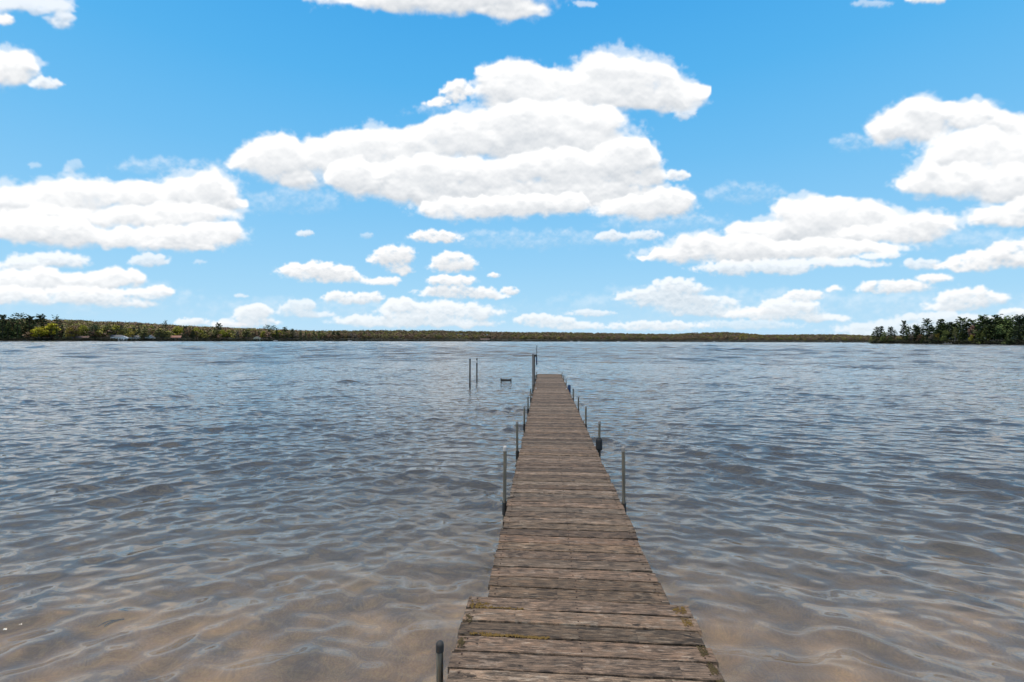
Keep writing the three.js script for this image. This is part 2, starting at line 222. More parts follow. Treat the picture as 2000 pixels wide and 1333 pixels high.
// open water far out: longer, lower waves
const far = (() => { const r = rng(404), list = []; for (let i = 0; i < 44; i++) { const L = 2.0 * Math.pow(9, i / 43), k = 2 * Math.PI / L, c = (r() + r() + r() - 1.5) * 0.7; list.push({ L, kx: Math.sin(c) * k, kz: Math.cos(c) * k, a: Math.min(0.04 / k, 0.045), p: r() * 6.283 }); } return list; })();
{
  const angles = []; for (let i = 0; i <= 28; i++) angles.push(lerp(-125, -57, i / 28)); for (let i = 1; i <= 700; i++) angles.push(lerp(-57, 57, i / 700)); for (let i = 1; i <= 28; i++) angles.push(lerp(57, 125, i / 28));
  const radii = [0.4]; while (radii[radii.length - 1] < 4200) { const q = radii[radii.length - 1]; radii.push(q + (q < 6 ? Math.max(0.03, 0) : q < 150 ? q * 0.005 : q < 1500 ? q * 0.0065 : q * 0.05)); }
  const nA = angles.length, nR = radii.length, pos = new Float32Array(nA * nR * 3), uv = new Float32Array(nA * nR * 2), idx = new Uint32Array((nA - 1) * (nR - 1) * 6);
  for (let j = 0, o = 0; j < nR; j++) {
    const R = radii[j], step = Math.max(j ? R - radii[j - 1] : 0.03, R * 0.0025);
    const on = trains.map((tr) => tr.map((c) => smooth(2.2 * step, 4 * step, c.L)));
    for (let i = 0; i < nA; i++, o++) {
      const th = angles[i] * Math.PI / 180, x = Math.sin(th) * R, z = -Math.cos(th) * R, wB = smooth(-4, 4.5, x - 0.06 * z), gust = 0.72 + 0.56 * fbm(x * 0.11 + 80, z * 0.16 + 80, 3);
      const pack = 0.6 + 1.15 * smooth(0.44, 0.74, fbm(x * 0.6 + 30, z * 1.0 + 10, 3)), edge = Math.abs(angles[i]) > 58 ? 0 : 1; let y = 0, ox = 0, oz = 0;
      if (edge && R > 45) for (let n = 0; n < far.length; n++) { const c = far[n], f = smooth(2.6 * step, 3.6 * step, c.L) * (1 - smooth(14 * step, 20 * step, c.L)); if (f > 0) y += c.a * f * gust * Math.cos(c.kx * x + c.kz * z + c.p); }
      if (edge && R < 420) for (let q = 0; q < 2; q++) {
        const w = (q ? wB : 1 - wB); if (w < 0.01) continue;
        const tr = trains[q], f = on[q], amp = Math.sqrt(w) * gust * lerp(0.95, 0.66, smooth(6, 20, R));
        for (let n = 0; n < tr.length; n++) { if (f[n] <= 0) continue; const c = tr[n], ph = c.kx * x + c.kz * z + c.p, a = c.a * f[n] * amp * (c.L > 0.32 ? pack : 1), s = Math.sin(ph), k = 0.72 * a / Math.hypot(c.kx, c.kz) ; y += a * Math.cos(ph); ox -= c.kx * k * s; oz -= c.kz * k * s; }
      }
      pos[o * 3] = x + ox; pos[o * 3 + 1] = y; pos[o * 3 + 2] = z + oz; uv[o * 2] = x / 7; uv[o * 2 + 1] = -z / 7;
    }
  }
  let k = 0;
  for (let j = 0; j < nR - 1; j++) for (let i = 0; i < nA - 1; i++) { const a = j * nA + i; idx[k++] = a; idx[k++] = a + 1; idx[k++] = a + nA + 1; idx[k++] = a; idx[k++] = a + nA + 1; idx[k++] = a + nA; }
  const g = new THREE.BufferGeometry(); g.setAttribute('position', new THREE.BufferAttribute(pos, 3)); g.setAttribute('uv', new THREE.BufferAttribute(uv, 2)); g.setIndex(new THREE.BufferAttribute(idx, 1)); g.computeVertexNormals();
  // ripples too fine to model: a sum of short waves that closes on itself every seven metres
  const N = 1024, sx = new Float32Array(N * N), sz = new Float32Array(N * N), SIN = new Float32Array(N).map((_, i) => Math.cos(i / N * 2 * Math.PI)), r = rng(9);
  for (let c = 0; c < 90; c++) {
    const L = 0.07 * Math.pow(13, r()), ang = (r() + r() + r() - 1.5) * 1.1, K = 7 / L, kx = Math.round(Math.sin(ang) * K), kz = Math.round(Math.cos(ang) * K), ph = Math.floor(r() * N), s = 0.0175 * (L < 0.12 ? 0.7 : L < 0.5 ? 1.35 : 0.75), ax = s * kx / K, az = s * kz / K;
    for (let y = 0, o = 0; y < N; y++) for (let x = 0; x < N; x++, o++) { const v = SIN[(kx * x + kz * y + ph) & (N - 1)]; sx[o] += ax * v; sz[o] += az * v; }
  }
  const px = new Uint8Array(N * N * 4);
  for (let o = 0; o < N * N; o++) { const nx = -sx[o], ny = -sz[o], l = 1 / Math.hypot(nx, ny, 1); px[o * 4] = 127.5 + 127.5 * nx * l; px[o * 4 + 1] = 127.5 + 127.5 * ny * l; px[o * 4 + 2] = 127.5 + 127.5 * l; px[o * 4 + 3] = 255; }
  const t = new THREE.DataTexture(px, N, N); t.wrapS = t.wrapT = THREE.RepeatWrapping; t.magFilter = THREE.LinearFilter; t.needsUpdate = true;
  const m = new THREE.MeshPhysicalMaterial({ roughness: 0.04, transmission: 0.925, ior: 1.333, thickness: 1, attenuationDistance: 1.0, normalMap: t });
  m.color.setRGB(0.92, 0.94, 0.94); m.attenuationColor.setRGB(0.45, 0.48, 0.46); m.normalScale.set(1, 1);
  structure('lake_water', g, m, 'wind-rippled lake water, brown in the shallows and blue-grey farther out', 'water');
}
console.log('water done');

// ---------------------------------------------------------------- weathered boards
const ROWS = 14;
const wood = (() => {
  const N = 2048, px = new Uint8Array(N * N * 4), hp = new Uint8Array(N * N * 4), r = rng(41), rows = [];
  for (let i = 0; i < ROWS; i++) rows.push({ tone: 0.85 + 0.3 * r(), red: r(), dark: r(), off: r() * 200, knots: Array.from({ length: Math.floor(r() * 4) }, () => [r() * N, 20 + r() * 106, 5 + r() * 9]) });
  const rowPx = N / ROWS;
  for (let y = 0; y < N; y++) {
    const ri = Math.min(ROWS - 1, Math.floor(y / rowPx)), q = rows[ri], v = y - ri * rowPx;
    for (let x = 0; x < N; x++) {
      let bend = (fbm(x * 0.004 + q.off, v * 0.012 + ri * 7, 3) - 0.5) * 34, knot = 0;
      for (const [kx, ky, kr] of q.knots) { const dx = (x - kx) / (kr * 3.2), dy = (v - ky) / kr, d = dx * dx + dy * dy; if (d < 9) { bend += Math.sign(dy || 1) * kr * Math.exp(-d * 0.6) * 1.5; knot = Math.max(knot, 1 - d); } }
      const g1 = fbm(x * 0.006 + q.off * 3, (v + bend) * 0.17 + q.off, 4, 0.6), g2 = vnoise(x * 0.018 + 11, (v + bend) * 0.55 + q.off * 2), fibre = vnoise(x * 0.09, (v + bend) * 1.1 + 70);
      const blotch = fbm(x * 0.012 + q.off * 5, v * 0.03 + ri * 3.3, 4), stain = smooth(0.52, 0.72, fbm(x * 0.009 + q.off * 2 + 50, v * 0.05 + 20 + ri, 5, 0.65) + (q.dark - 0.5) * 0.14);
      const crack = smooth(0.70, 0.80, g1) * smooth(0.42, 0.6, vnoise(x * 0.008 + 30, v * 0.1 + q.off)), speck = LAT[((y * 7 + (x >> 1)) & 255) * 256 + ((x * 3 + y) & 255)];
      let k = q.tone * (0.82 + (g1 - 0.5) * 0.75 + (g2 - 0.5) * 0.42 + (fibre - 0.5) * 0.25 + (blotch - 0.5) * 0.28 + (speck - 0.5) * 0.30);
      k *= 1 - 0.5 * crack; k *= 1 - 0.34 * stain; if (knot > 0) k *= 1 - 0.5 * smooth(0, 0.8, knot);
      const pale = smooth(0.60, 0.72, fbm(x * 0.011 + 9 + q.off, v * 0.05 + ri * 9, 4)) * (1 - stain), warm = 0.35 + 0.65 * q.red * blotch * 1.6;
      let R = lerp(150, 162, warm) * k, G = lerp(139, 135, warm) * k, B = lerp(127, 113, warm) * k;
      R = lerp(R, 196 * k + 14, pale * 0.4); G = lerp(G, 188 * k + 12, pale * 0.4); B = lerp(B, 178 * k + 10, pale * 0.4);
      const o = (y * N + x) * 4; px[o] = clamp(R, 14, 235); px[o + 1] = clamp(G, 12, 228); px[o + 2] = clamp(B, 11, 220); px[o + 3] = 255;
      const hh = clamp(150 + (g1 - 0.5) * 90 + (g2 - 0.5) * 110 + (fibre - 0.5) * 70 - crack * 140 + (speck - 0.5) * 50, 0, 255); hp[o] = hp[o + 1] = hp[o + 2] = hh; hp[o + 3] = 255;
    }
  }
  const mk = (d, srgb) => { const t = new THREE.DataTexture(d, N, N); if (srgb) t.colorSpace = THREE.SRGBColorSpace; t.wrapS = t.wrapT = THREE.RepeatWrapping; t.magFilter = THREE.LinearFilter; t.needsUpdate = true; return t; };
  return { map: mk(px, true), bump: mk(hp, false) };
})();
console.log('wood done');
const boardMats = [[0.78, 0.75, 0.71], [0.60, 0.56, 0.52], [0.92, 0.89, 0.85], [0.72, 0.66, 0.58], [0.80, 0.73, 0.68], [0.50, 0.45, 0.41]].map(([r, g, b]) => std(r * 0.80, g * 0.785, b * 0.75, 0.92, { map: wood.map, bumpMap: wood.bump, bumpScale: 0.0022 }));
// A board lies across x; its long edges wander and its top edges are worn round.
function boardGeometry(len, wide, thick, row, seed, segs = 10) {
  const r = rng(seed), pos = [], uv = [], idx = [], prof = 8, o1 = r() * 50, o2 = r() * 50, cup = (r() - 0.5) * 0.004, ends = [(r() - 0.5) * 0.02, (r() - 0.5) * 0.02], shift = r();
  for (let i = 0; i <= segs; i++) {
    const t = i / segs, x = lerp(-len / 2 + ends[0], len / 2 + ends[1], t), wear = i === 0 || i === segs ? 0.006 : 0, e1 = (vnoise(t * 7 + o1, 3) - 0.5) * 0.007 - wear * 0.5, e2 = (vnoise(t * 7 + o2, 8) - 0.5) * 0.007 + wear * 0.5, a = -wide / 2 - e1, b = wide / 2 - e2, sag = (vnoise(t * 3 + o2, 1) - 0.5) * 0.004, c = 0.0018 + 0.002 * vnoise(t * 9 + o1, 5);
    const P = [[-thick, a], [-c, a], [0, a + c], [cup, (a + b) / 2], [0, b - c], [-c, b], [-thick, b], [-thick, (a + b) / 2]];
    for (let k = 0; k < prof; k++) { pos.push(x, P[k][0] + sag - (k > 1 && k < 5 ? wear : 0), P[k][1]); uv.push(shift + (x + len / 2) / 1.5, (row + clamp(0.04 + 0.92 * (P[k][1] + wide / 2 + (k < 2 ? P[k][0] : k > 4 ? -P[k][0] : 0) * 0.4) / wide, 0.01, 0.99)) / ROWS); }
  }
  for (let i = 0; i < segs; i++) for (let k = 0; k < prof; k++) { const a = i * prof + k, b = i * prof + (k + 1) % prof, c = a + prof, d = b + prof; idx.push(a, b, d, a, d, c); }
  for (const [i, s] of [[0, 1], [segs, -1]]) for (let k = 1; k < prof - 1; k++) { const q = [i * prof, i * prof + k, i * prof + k + 1]; idx.push(...(s > 0 ? q.reverse() : q)); }
  let g = new THREE.BufferGeometry(); g.setAttribute('position', new THREE.Float32BufferAttribute(pos, 3)); g.setAttribute('uv', new THREE.Float32BufferAttribute(uv, 2)); g.setIndex(idx);
  g = g.toNonIndexed(); g.computeVertexNormals(); return g;
}
const steel = std(0.20, 0.20, 0.19, 0.55, { metalness: 0.5 }), dullPipe = (() => {
  const N = 128, px = new Uint8Array(N * N * 4);
  for (let y = 0; y < N; y++) for (let x = 0; x < N; x++) { const n = fbm(x * 0.1, y * 0.05, 4), k = 0.6 + 0.7 * n, rust = smooth(0.55, 0.7, fbm(x * 0.07 + 60, y * 0.04 + 9, 4)); px.set([lerp(142, 116, rust) * k, lerp(140, 96, rust) * k, lerp(134, 74, rust) * k, 255], (y * N + x) * 4); }
  const t = new THREE.DataTexture(px, N, N); t.colorSpace = THREE.SRGBColorSpace; t.wrapS = t.wrapT = THREE.RepeatWrapping; t.magFilter = THREE.LinearFilter; t.needsUpdate = true;
  return std(0.60, 0.55, 0.46, 0.8, { map: t });
})();
const duskCap = std(0.26, 0.25, 0.235, 0.7), paleCap = std(0.48, 0.47, 0.45, 0.6), darkIron = std(0.05, 0.048, 0.046, 0.7, { metalness: 0.3 }), blackRubber = std(0.016, 0.017, 0.019, 0.65), bluePlastic = std(0.012, 0.045, 0.12, 0.5), greyWood = std(0.20, 0.185, 0.17, 0.95), darkWood = std(0.07, 0.06, 0.052, 0.95);

// ---------------------------------------------------------------- the dock: a long narrow run and the wider landing at its near end
const TURN = -Math.atan(65 / FOCAL);
const toWorld = (u, s) => new THREE.Vector3(u * Math.cos(TURN) - s * Math.sin(-TURN) * -1, 0, 0).set(u * Math.cos(-TURN) + s * Math.sin(-TURN), 0, u * Math.sin(-TURN) - s * Math.cos(-TURN));
const dock = thing('dock', 'long narrow weathered plank dock running straight out over the lake on pipe posts', 'dock', [0, 0, 0], TURN);
const landing = thing('dock_landing', 'wider mossy plank landing at the near end of the narrow dock', 'dock', [0, 0, 0], TURN);
const L0 = -0.388, L1 = 0.805, W1 = -0.50, W2 = 0.91;
{
  const narrow = Array.from({ length: 22 }, (_, i) => boardGeometry(L1 - L0, 0.1285, 0.040, i % ROWS, 900 + i)), broad = Array.from({ length: 14 }, (_, i) => boardGeometry(W2 - W1, 0.1215, 0.042, (i * 5 + 3) % ROWS, 1900 + i, 18));
  const r = rng(61);
  const lay = (geo, mat, parent, u, s, top) => { const m = part('plank', geo, mat, parent); m.position.set(u + (r() - 0.5) * 0.014, top + (r() - 0.5) * 0.004, -s); m.rotation.y = (r() - 0.5) * 0.005 + (r() < 0.5 ? Math.PI : 0); m.rotation.z = (r() - 0.5) * 0.003; return m; };
  const rust = std(0.055, 0.03, 0.02, 0.8), nail = new THREE.CylinderGeometry(0.0046, 0.0052, 0.003, 8);
  const nails = (plank, us, z) => { for (const u of us) for (const k of [-1, 1]) part('nail_head', nail, rust, plank).position.set(u + (r() - 0.5) * 0.012, 0.0015, k * z + (r() - 0.5) * 0.01); };
  let last = -1;
  for (let i = 0, s = 3.17; s < 24.1; i++, s += 0.1445 + (r() - 0.5) * 0.004 + (i % 17 === 16 ? 0.006 : 0)) { let k = Math.floor(r() * 22); if (k === last) k = (k + 5) % 22; last = k; const m = lay(narrow[k], boardMats[Math.floor(Math.pow(r(), 1.2) * 6)], dock, (L0 + L1) / 2, s, DECK); if (s < 7) nails(m, [-0.545, 0, 0.545], 0.036); }
  for (let i = 0, s = 3.028; s > -0.9; i++, s -= 0.1375 + (r() - 0.5) * 0.003) { const m = lay(broad[i % 14], boardMats[[4, 2, 3, 4, 4, 2, 1][i % 7]], landing, (W1 + W2) / 2, s, DECK + 0.006); if (s > 1.9) nails(m, [-0.645, 0, 0.645], 0.034); }
  for (const u of [L0 + 0.05, (L0 + L1) / 2, L1 - 0.05]) part('stringer', box(0.045, 0.14, 20.9, u, DECK - 0.115, -(3.11 + 20.9 / 2)), darkWood, dock);
  for (const u of [W1 + 0.06, (W1 + W2) / 2, W2 - 0.06]) part('stringer', box(0.045, 0.14, 3.95, u, DECK - 0.111, -(3.07 - 3.95 / 2)), darkWood, landing);
}
function post(parent, u, s, top, capMat, label) {
  const w = toWorld(u, s), low = bed(w.x, w.z) - 0.25, g = new THREE.CylinderGeometry(0.0185, 0.0185, DECK + top - low, 16, 1); g.translate(0, (DECK + top + low) / 2, 0);
  const p = part('post', g, dullPipe, parent); p.position.set(u, 0, -s); p.rotation.set(Math.sin(s * 7.3 + u) * 0.012, s * 3, Math.sin(s * 4.1 + u * 3) * 0.014); if (label) p.userData.label = label;
  const dome = new THREE.SphereGeometry(0.0215, 16, 8, 0, Math.PI * 2, 0, Math.PI / 2), ring = new THREE.CylinderGeometry(0.0215, 0.0215, 0.035, 16, 1, true); ring.translate(0, -0.0175, 0);
  const c = part('cap', mergeGeometries([dome, ring]), capMat, p); c.position.y = DECK + top + 0.002;
  if (label) return p;
  const side = Math.sign(u - 0.2);
  part('bracket', mergeGeometries([rod(0.025, 0.025, 0.13, 0, DECK - 0.17, 0, 12), box(0.05, 0.11, 0.012, -side * 0.045, DECK - 0.115, 0)]), darkIron, p).rotation.y = -s * 3;
  return p;
}
const posts = [[5.12, 0.545], [7.5, 0.41], [9.9, 0.32], [12.1, 0.25], [14.4, 0.225], [16.8, 0.17], [19.3, 0.14], [21.6, 0.12], [23.85, 0.10]];
posts.forEach(([s, top], i) => {
  post(dock, L0 - 0.045, s - 0.08, top, i === 0 ? paleCap : i < 3 ? duskCap : steel);
  if (i !== 5) post(dock, L1 + 0.045, s, i === 1 ? 0.42 : top, i < 3 ? duskCap : steel);
  part('cross_pipe', (() => { const g = new THREE.CylinderGeometry(0.018, 0.018, L1 - L0 + 0.1, 10); g.rotateZ(Math.PI / 2); g.translate((L0 + L1) / 2, DECK - 0.202, -s); return g; })(), darkIron, dock);
});
post(dock, L1 + 0.045, 16.8, 0.03, steel);
post(landing, W1 - 0.065, 2.52, 0.045, darkIron, 'short grey post with a rounded cap beside the near planks');
post(landing, W2 + 0.05, 1.2, 0.075, steel); post(landing, W1 - 0.05, 0.2, 0.075, steel);
for (const u of [L0 + 0.07, L1 - 0.07]) { const c = part('cleat', mergeGeometries([box(0.03, 0.03, 0.05, 0, 0.017, 0), (() => { const g = new THREE.CapsuleGeometry(0.013, 0.15, 4, 10); g.rotateX(Math.PI / 2); g.translate(0, 0.042, 0); return plain(g); })()].map(plain)), paleCap, dock); c.position.set(u, DECK + 0.002, -16.4); }
// bumpers hang on two of the posts
function bumper(name, u, s, y0, h, r, mat, label, category) {
  const pts = [[0.0215, 0], [r * 0.8, 0.004], [r * 0.98, 0.02], [r, h * 0.3], [r * 0.96, h * 0.5], [r, h * 0.7], [r * 0.97, h - 0.02], [r * 0.75, h - 0.003], [0.0215, h]].map(([a, b]) => new THREE.Vector2(a, b));
  const g = new THREE.LatheGeometry(pts, 26), p = g.attributes.position; for (let i = 0; i < p.count; i++) { const x = p.getX(i), z = p.getZ(i), k = 1 + 0.09 * (fbm(Math.atan2(z, x) * 3 + 20, p.getY(i) * 40, 3) - 0.5); p.setX(i, x * k); p.setZ(i, z * k); } g.computeVertexNormals();
  const w = toWorld(u, s), o = thing(name, label, category, [w.x, DECK + y0, w.z], TURN);
  part('bumper_body', g, mat, o);
  part('bumper_strap', (() => { const t = new THREE.TorusGeometry(0.026, 0.005, 6, 18); t.rotateX(Math.PI / 2); t.translate(0, h + 0.006, 0); return t; })(), mat, o);
  return o;
}
bumper('dock_bumper', L1 + 0.045, 7.5, -0.03, 0.195, 0.052, blackRubber, 'black rubber bumper on the second post along the right edge of the dock', 'bumper');
bumper('dock_bumper', L1 + 0.045, 16.8, -0.2, 0.33, 0.055, bluePlastic, 'blue boat bumper hanging at the right edge far along the dock', 'bumper');
// the tall timber post at the far left edge, with a thin pole fixed to it
{
  const s = 19.0, w = toWorld(L0 - 0.10, s), low = bed(w.x, w.z) - 0.25, o = thing('mooring_post', 'tall grey timber post at the far left edge of the dock', 'post', [w.x, 0, w.z], TURN);
  part('post_timber', box(0.075, DECK + 1.16 - low, 0.11, 0, (DECK + 1.16 + low) / 2, 0), greyWood, o);
  part('post_timber', box(0.04, DECK + 1.06 - low, 0.10, 0.0595, (DECK + 1.06 + low) / 2, 0), darkWood, o);
  part('arm', box(0.17, 0.09, 0.05, 0.04, DECK + 1.09, -0.083), darkIron, o);
  const p = thing('signal_pole', 'thin dark pole clamped upright to the top of the tall timber post', 'pole', [w.x + 0.15, DECK + 0.7, w.z - 0.10], 0);
  part('pole', rod(0.015, 0.011, 0.80, 0, 0, 0, 8), darkIron, p); part('pole_sleeve', rod(0.026, 0.026, 0.30, 0, 0.02, 0, 10), bluePlastic, p); part('pole_grip', rod(0.021, 0.021, 0.1, 0, 0.33, 0, 10), darkIron, p);
}
// moss along the near planks
{
  const r = rng(19), moss = std(0.14, 0.085, 0.018, 1), mossDark = std(0.07, 0.05, 0.018, 1), tuft = new THREE.IcosahedronGeometry(1, 0);
  const spots = [[-0.47, -0.13, 2.968, 60, 0], [-0.48, -0.35, 3.0, 34, 0], [-0.36, 0.03, 2.69, 150, 0], [-0.43, -0.25, 2.70, 46, 0], [0.830, 0.888, 2.90, 46, 0], [0.810, 0.888, 3.03, 34, 0], [0.845, 0.888, 2.64, 40, 1], [0.850, 0.888, 2.5, 50, 1], [0.855, 0.888, 2.38, 40, 1], [-0.48, -0.45, 2.62, 30, 1], [-0.48, -0.44, 2.85, 24, 1]];
  for (const [a, b, s, n, dark] of spots) {
    const list = []; for (let i = 0; i < n * 2.2; i++) { const g = tuft.clone(), k = 0.002 + 0.0048 * r() * r(), t = r(); g.scale(k * (1 + r()), k * 0.55, k * (0.8 + r() * 0.6)); g.rotateY(r() * 6); g.translate(lerp(a, b, t), DECK + 0.0055 + 0.002 * r(), -(s + (r() + r() - 1) * (b - a > 0.15 ? 0.013 : 0.05) + (fbm(t * 5 + s, 2, 2) - 0.5) * 0.02)); list.push(plain(g)); }
    const m = part('moss_patch', mergeGeometries(list), dark ? mossDark : moss, landing); m.userData.label = dark ? 'dark moss at the worn plank end' : 'rusty yellow moss along the plank edge'; m.userData.kind = 'stuff';
  }
}
// two free-standing poles and a low frame in the water beyond
for (const [x, base, top, label] of [[918, 757, 702, 'nearer of two bare grey poles standing in the water left of the dock'], [931.5, 747, 701, 'farther of two bare poles in the water, with a pale band under its top']]) {
  const D = FOCAL * EYE / (base - yh(x)), w = place(x, D, 0), h = EYE - (top - yh(x)) * D / FOCAL, low = bed(w.x, w.z) - 0.3, o = thing('mooring_pole', label, 'pole', [w.x, low, w.z], 0, 'free-standing poles left of the dock');
  part('pole', rod(0.034, 0.033, h - low - 0.02, 0, 0, 0, 14), darkWood, o);
  part('pole_cap', rod(0.038, 0.036, 0.05, 0, h - low - 0.03, 0, 14), darkIron, o);
  if (x > 925) part('pale_band', rod(0.0355, 0.0355, 0.13, 0, h - low - 0.2, 0, 14), paleCap, o); else part('dark_foot', rod(0.04, 0.04, 0.5, 0, -low - 0.35, 0, 14), darkIron, o);
}
{
  const D = 23.2, w = place(988.5, D, 0), low = bed(w.x, w.z) - 0.2, o = thing('submerged_stand', 'low dark wooden frame just breaking the water between the poles and the dock', 'stand', [w.x, low, w.z], 0.05);
  for (const u of [-0.245, 0.245]) part('leg', box(0.05, 0.16 - low, 0.06, u, (0.16 - low) / 2, 0), darkWood, o);
  part('crossbar', box(0.44, 0.11, 0.045, 0, -low + 0.085, 0), darkWood, o);
  for (const u of [-0.245, 0.245]) part('leg_cap', box(0.062, 0.02, 0.072, u, 0.17 - low, 0), darkWood, o);
}

// scraps of waterlogged wood on the bottom at lower left
for (const [x, y, n, label] of [[225, 1252, 2, 'dark waterlogged scrap of branch on the sandy bottom at lower left']]) {
  const D = FOCAL * (EYE + 0.32) / (y - yh(x)), w = place(x, D, 0), o = thing('sunken_branch', label, 'branch', [w.x, bed(w.x, w.z) + 0.008, w.z], 0.5), r = rng(x);
  for (let k = 0; k < n; k++) { const g = new THREE.TubeGeometry(new THREE.CatmullRomCurve3([V(-0.09 + 0.05 * r(), 0, 0.05 * r()), V(0, 0.012 + 0.01 * r(), 0.03 * (r() - 0.5)), V(0.05 + 0.06 * r(), 0.004, 0.08 * (r() - 0.5))]), 6, 0.004 + 0.008 * r(), 6); g.scale(k ? 0.7 : 1, 1, k ? 1 : 0.6); g.translate(0, 0, k * 0.012); part(k ? 'twig' : 'stem', g, darkWood, o); }
}

// ---------------------------------------------------------------- trees
// Foliage is many small bent faces spread through the crown; colour varies from face to face.
class Leaves {
  constructor(seed) { this.r = rng(seed); this.pos = []; this.col = []; }
  face(x, y, z, size, flat = 1) {
    const r = this.r, a = r() * 6.283, tilt = (r() - 0.5) * 2.4 * flat, c = Math.cos(a), s = Math.sin(a), k = 0.72 + 0.56 * r();
    const ux = c * size, uz = s * size, vx = -s * size * Math.cos(tilt), vz = c * size * Math.cos(tilt), vy = Math.sin(tilt) * size, j = () => 0.6 + 0.7 * r();
    const A = j(), B = j(), C = j(), D = j();
    const P = [[x + ux * A, y + size * 0.2 * (r() - 0.5), z + uz * A], [x + vx * B, y + vy * B, z + vz * B], [x - ux * C, y + size * 0.2 * (r() - 0.5), z - uz * C], [x - vx * D, y - vy * D, z - vz * D]];
    for (const q of [0, 1, 2, 0, 2, 3]) { this.pos.push(...P[q]); this.col.push(k, k * (0.97 + 0.06 * r()), k); }
  }
  done() { const g = new THREE.BufferGeometry(); g.setAttribute('position', new THREE.Float32BufferAttribute(this.pos, 3)); g.setAttribute('color', new THREE.Float32BufferAttribute(this.col, 3)); g.computeVertexNormals(); return g; }
}
const limb = (a, b, r0, r1, n = 5) => { const d = new THREE.Vector3().subVectors(b, a), g = new THREE.CylinderGeometry(r1, r0, d.length(), n, 1, true); g.translate(0, d.length() / 2, 0); g.applyQuaternion(new THREE.Quaternion().setFromUnitVectors(new THREE.Vector3(0, 1, 0), d.normalize())); g.translate(a.x, a.y, a.z); return plain(g); };
// every prototype is one metre tall
function pine(seed, { bare = 0.3, wide = 0.2, layers = 16, dense = 1, ragged = 0.5, lean = 0 } = {}) {
  const r = rng(seed), lv = new Leaves(seed + 1), wood = [limb(V(0, 0, 0), V(lean * 0.5, 0.55, 0), 0.017, 0.011, 7), limb(V(lean * 0.5, 0.55, 0), V(lean, 0.97, 0), 0.011, 0.003, 6)];
  for (let i = 0; i < layers; i++) {
    const t = (i + r() * 0.6) / layers, y = lerp(bare, 0.97, t), reach = wide * (0.35 + 0.75 * Math.pow(1 - t, 0.75)) * (t < 0.15 ? 0.75 : 1), n = 4 + Math.floor(r() * 3), a0 = r() * 6.28;
    for (let k = 0; k < n; k++) {
      if (r() < ragged * 0.3) continue;
      const a = a0 + k / n * 6.283 + (r() - 0.5) * 0.7, L = reach * (1 - ragged + ragged * 2 * r() * 0.9), rise = (0.02 + 0.09 * t) * (0.5 + r()), cx = lean * y, end = V(cx + Math.cos(a) * L, y + rise, Math.sin(a) * L);
      wood.push(limb(V(cx, y, 0), end, 0.0035, 0.0012, 3));
      const m = Math.round((4 + L * 55) * dense);
      for (let q = 0; q < m; q++) { const f = 0.25 + 0.8 * Math.sqrt(r()), w = (1.15 - f) * L * 0.45 + 0.012; lv.face(cx + Math.cos(a) * L * f + (r() - 0.5) * w * 2, y + rise * f + (r() - 0.35) * 0.03, Math.sin(a) * L * f + (r() - 0.5) * w * 2, 0.016 + 0.02 * r(), 0.7); }
    }
  }
  for (let q = 0; q < 30 * dense; q++) lv.face(lean + (r() - 0.5) * 0.05, 0.93 + r() * 0.07, (r() - 0.5) * 0.05, 0.012 + 0.012 * r());
  return { trunk: mergeGeometries(wood), crown: lv.done() };
}
function spire(seed, { wide = 0.17, faces = 900 } = {}) {             // cedar, hemlock, fir: leafy to the ground
  const r = rng(seed), lv = new Leaves(seed + 2);
  for (let i = 0; i < faces; i++) { const t = Math.pow(r(), 1.5), y = 0.03 + t * 0.97, a = r() * 6.283, lump = 0.65 + 0.7 * fbm(Math.cos(a) * 1.6 + 9 + seed, y * 9 + Math.sin(a) * 1.6, 3), R = (wide * Math.pow(1 - t, 0.8) * lump + 0.01) * Math.pow(r(), 0.35); lv.face(Math.cos(a) * R, y - R * 0.15, Math.sin(a) * R, 0.014 + 0.016 * r(), 0.8); }
  return { trunk: limb(V(0, 0, 0), V(0, 0.95, 0), 0.016, 0.003, 6), crown: lv.done() };
}
function broadleaf(seed, { wide = 0.32, base = 0.22, faces = 1300, size = 0.022, lumps = 13 } = {}) {
  const r = rng(seed), lv = new Leaves(seed + 3), wood = [limb(V(0, 0, 0), V(0.01, base + 0.16, 0), 0.022, 0.015, 7)], balls = [];
  for (let i = 0; i < lumps; i++) { const a = i * 2.4 + r(), t = r(), y = lerp(base + 0.12, 0.86, t), R = wide * (0.2 + 0.55 * Math.sqrt(r())) * (1 - 0.45 * Math.abs(t - 0.35)); balls.push([Math.cos(a) * R, y, Math.sin(a) * R, wide * (0.3 + 0.22 * r())]); wood.push(limb(V(0.01, base + 0.05 + 0.12 * r(), 0), V(Math.cos(a) * R, y, Math.sin(a) * R), 0.009, 0.002, 4)); }
  balls.push([0, 0.84, 0, wide * 0.42]);
  for (let i = 0; i < faces; i++) { const b = balls[Math.floor(r() * balls.length)], u = 2 * r() - 1, a = r() * 6.283, s = Math.sqrt(1 - u * u), R = b[3] * Math.pow(r(), 0.4) * (0.8 + 0.45 * r()); lv.face(b[0] + Math.cos(a) * s * R, Math.min(1, b[1] + u * R * 0.85), b[2] + Math.sin(a) * s * R, size * (0.6 + 0.8 * r())); }
  return { trunk: mergeGeometries(wood), crown: lv.done() };
}
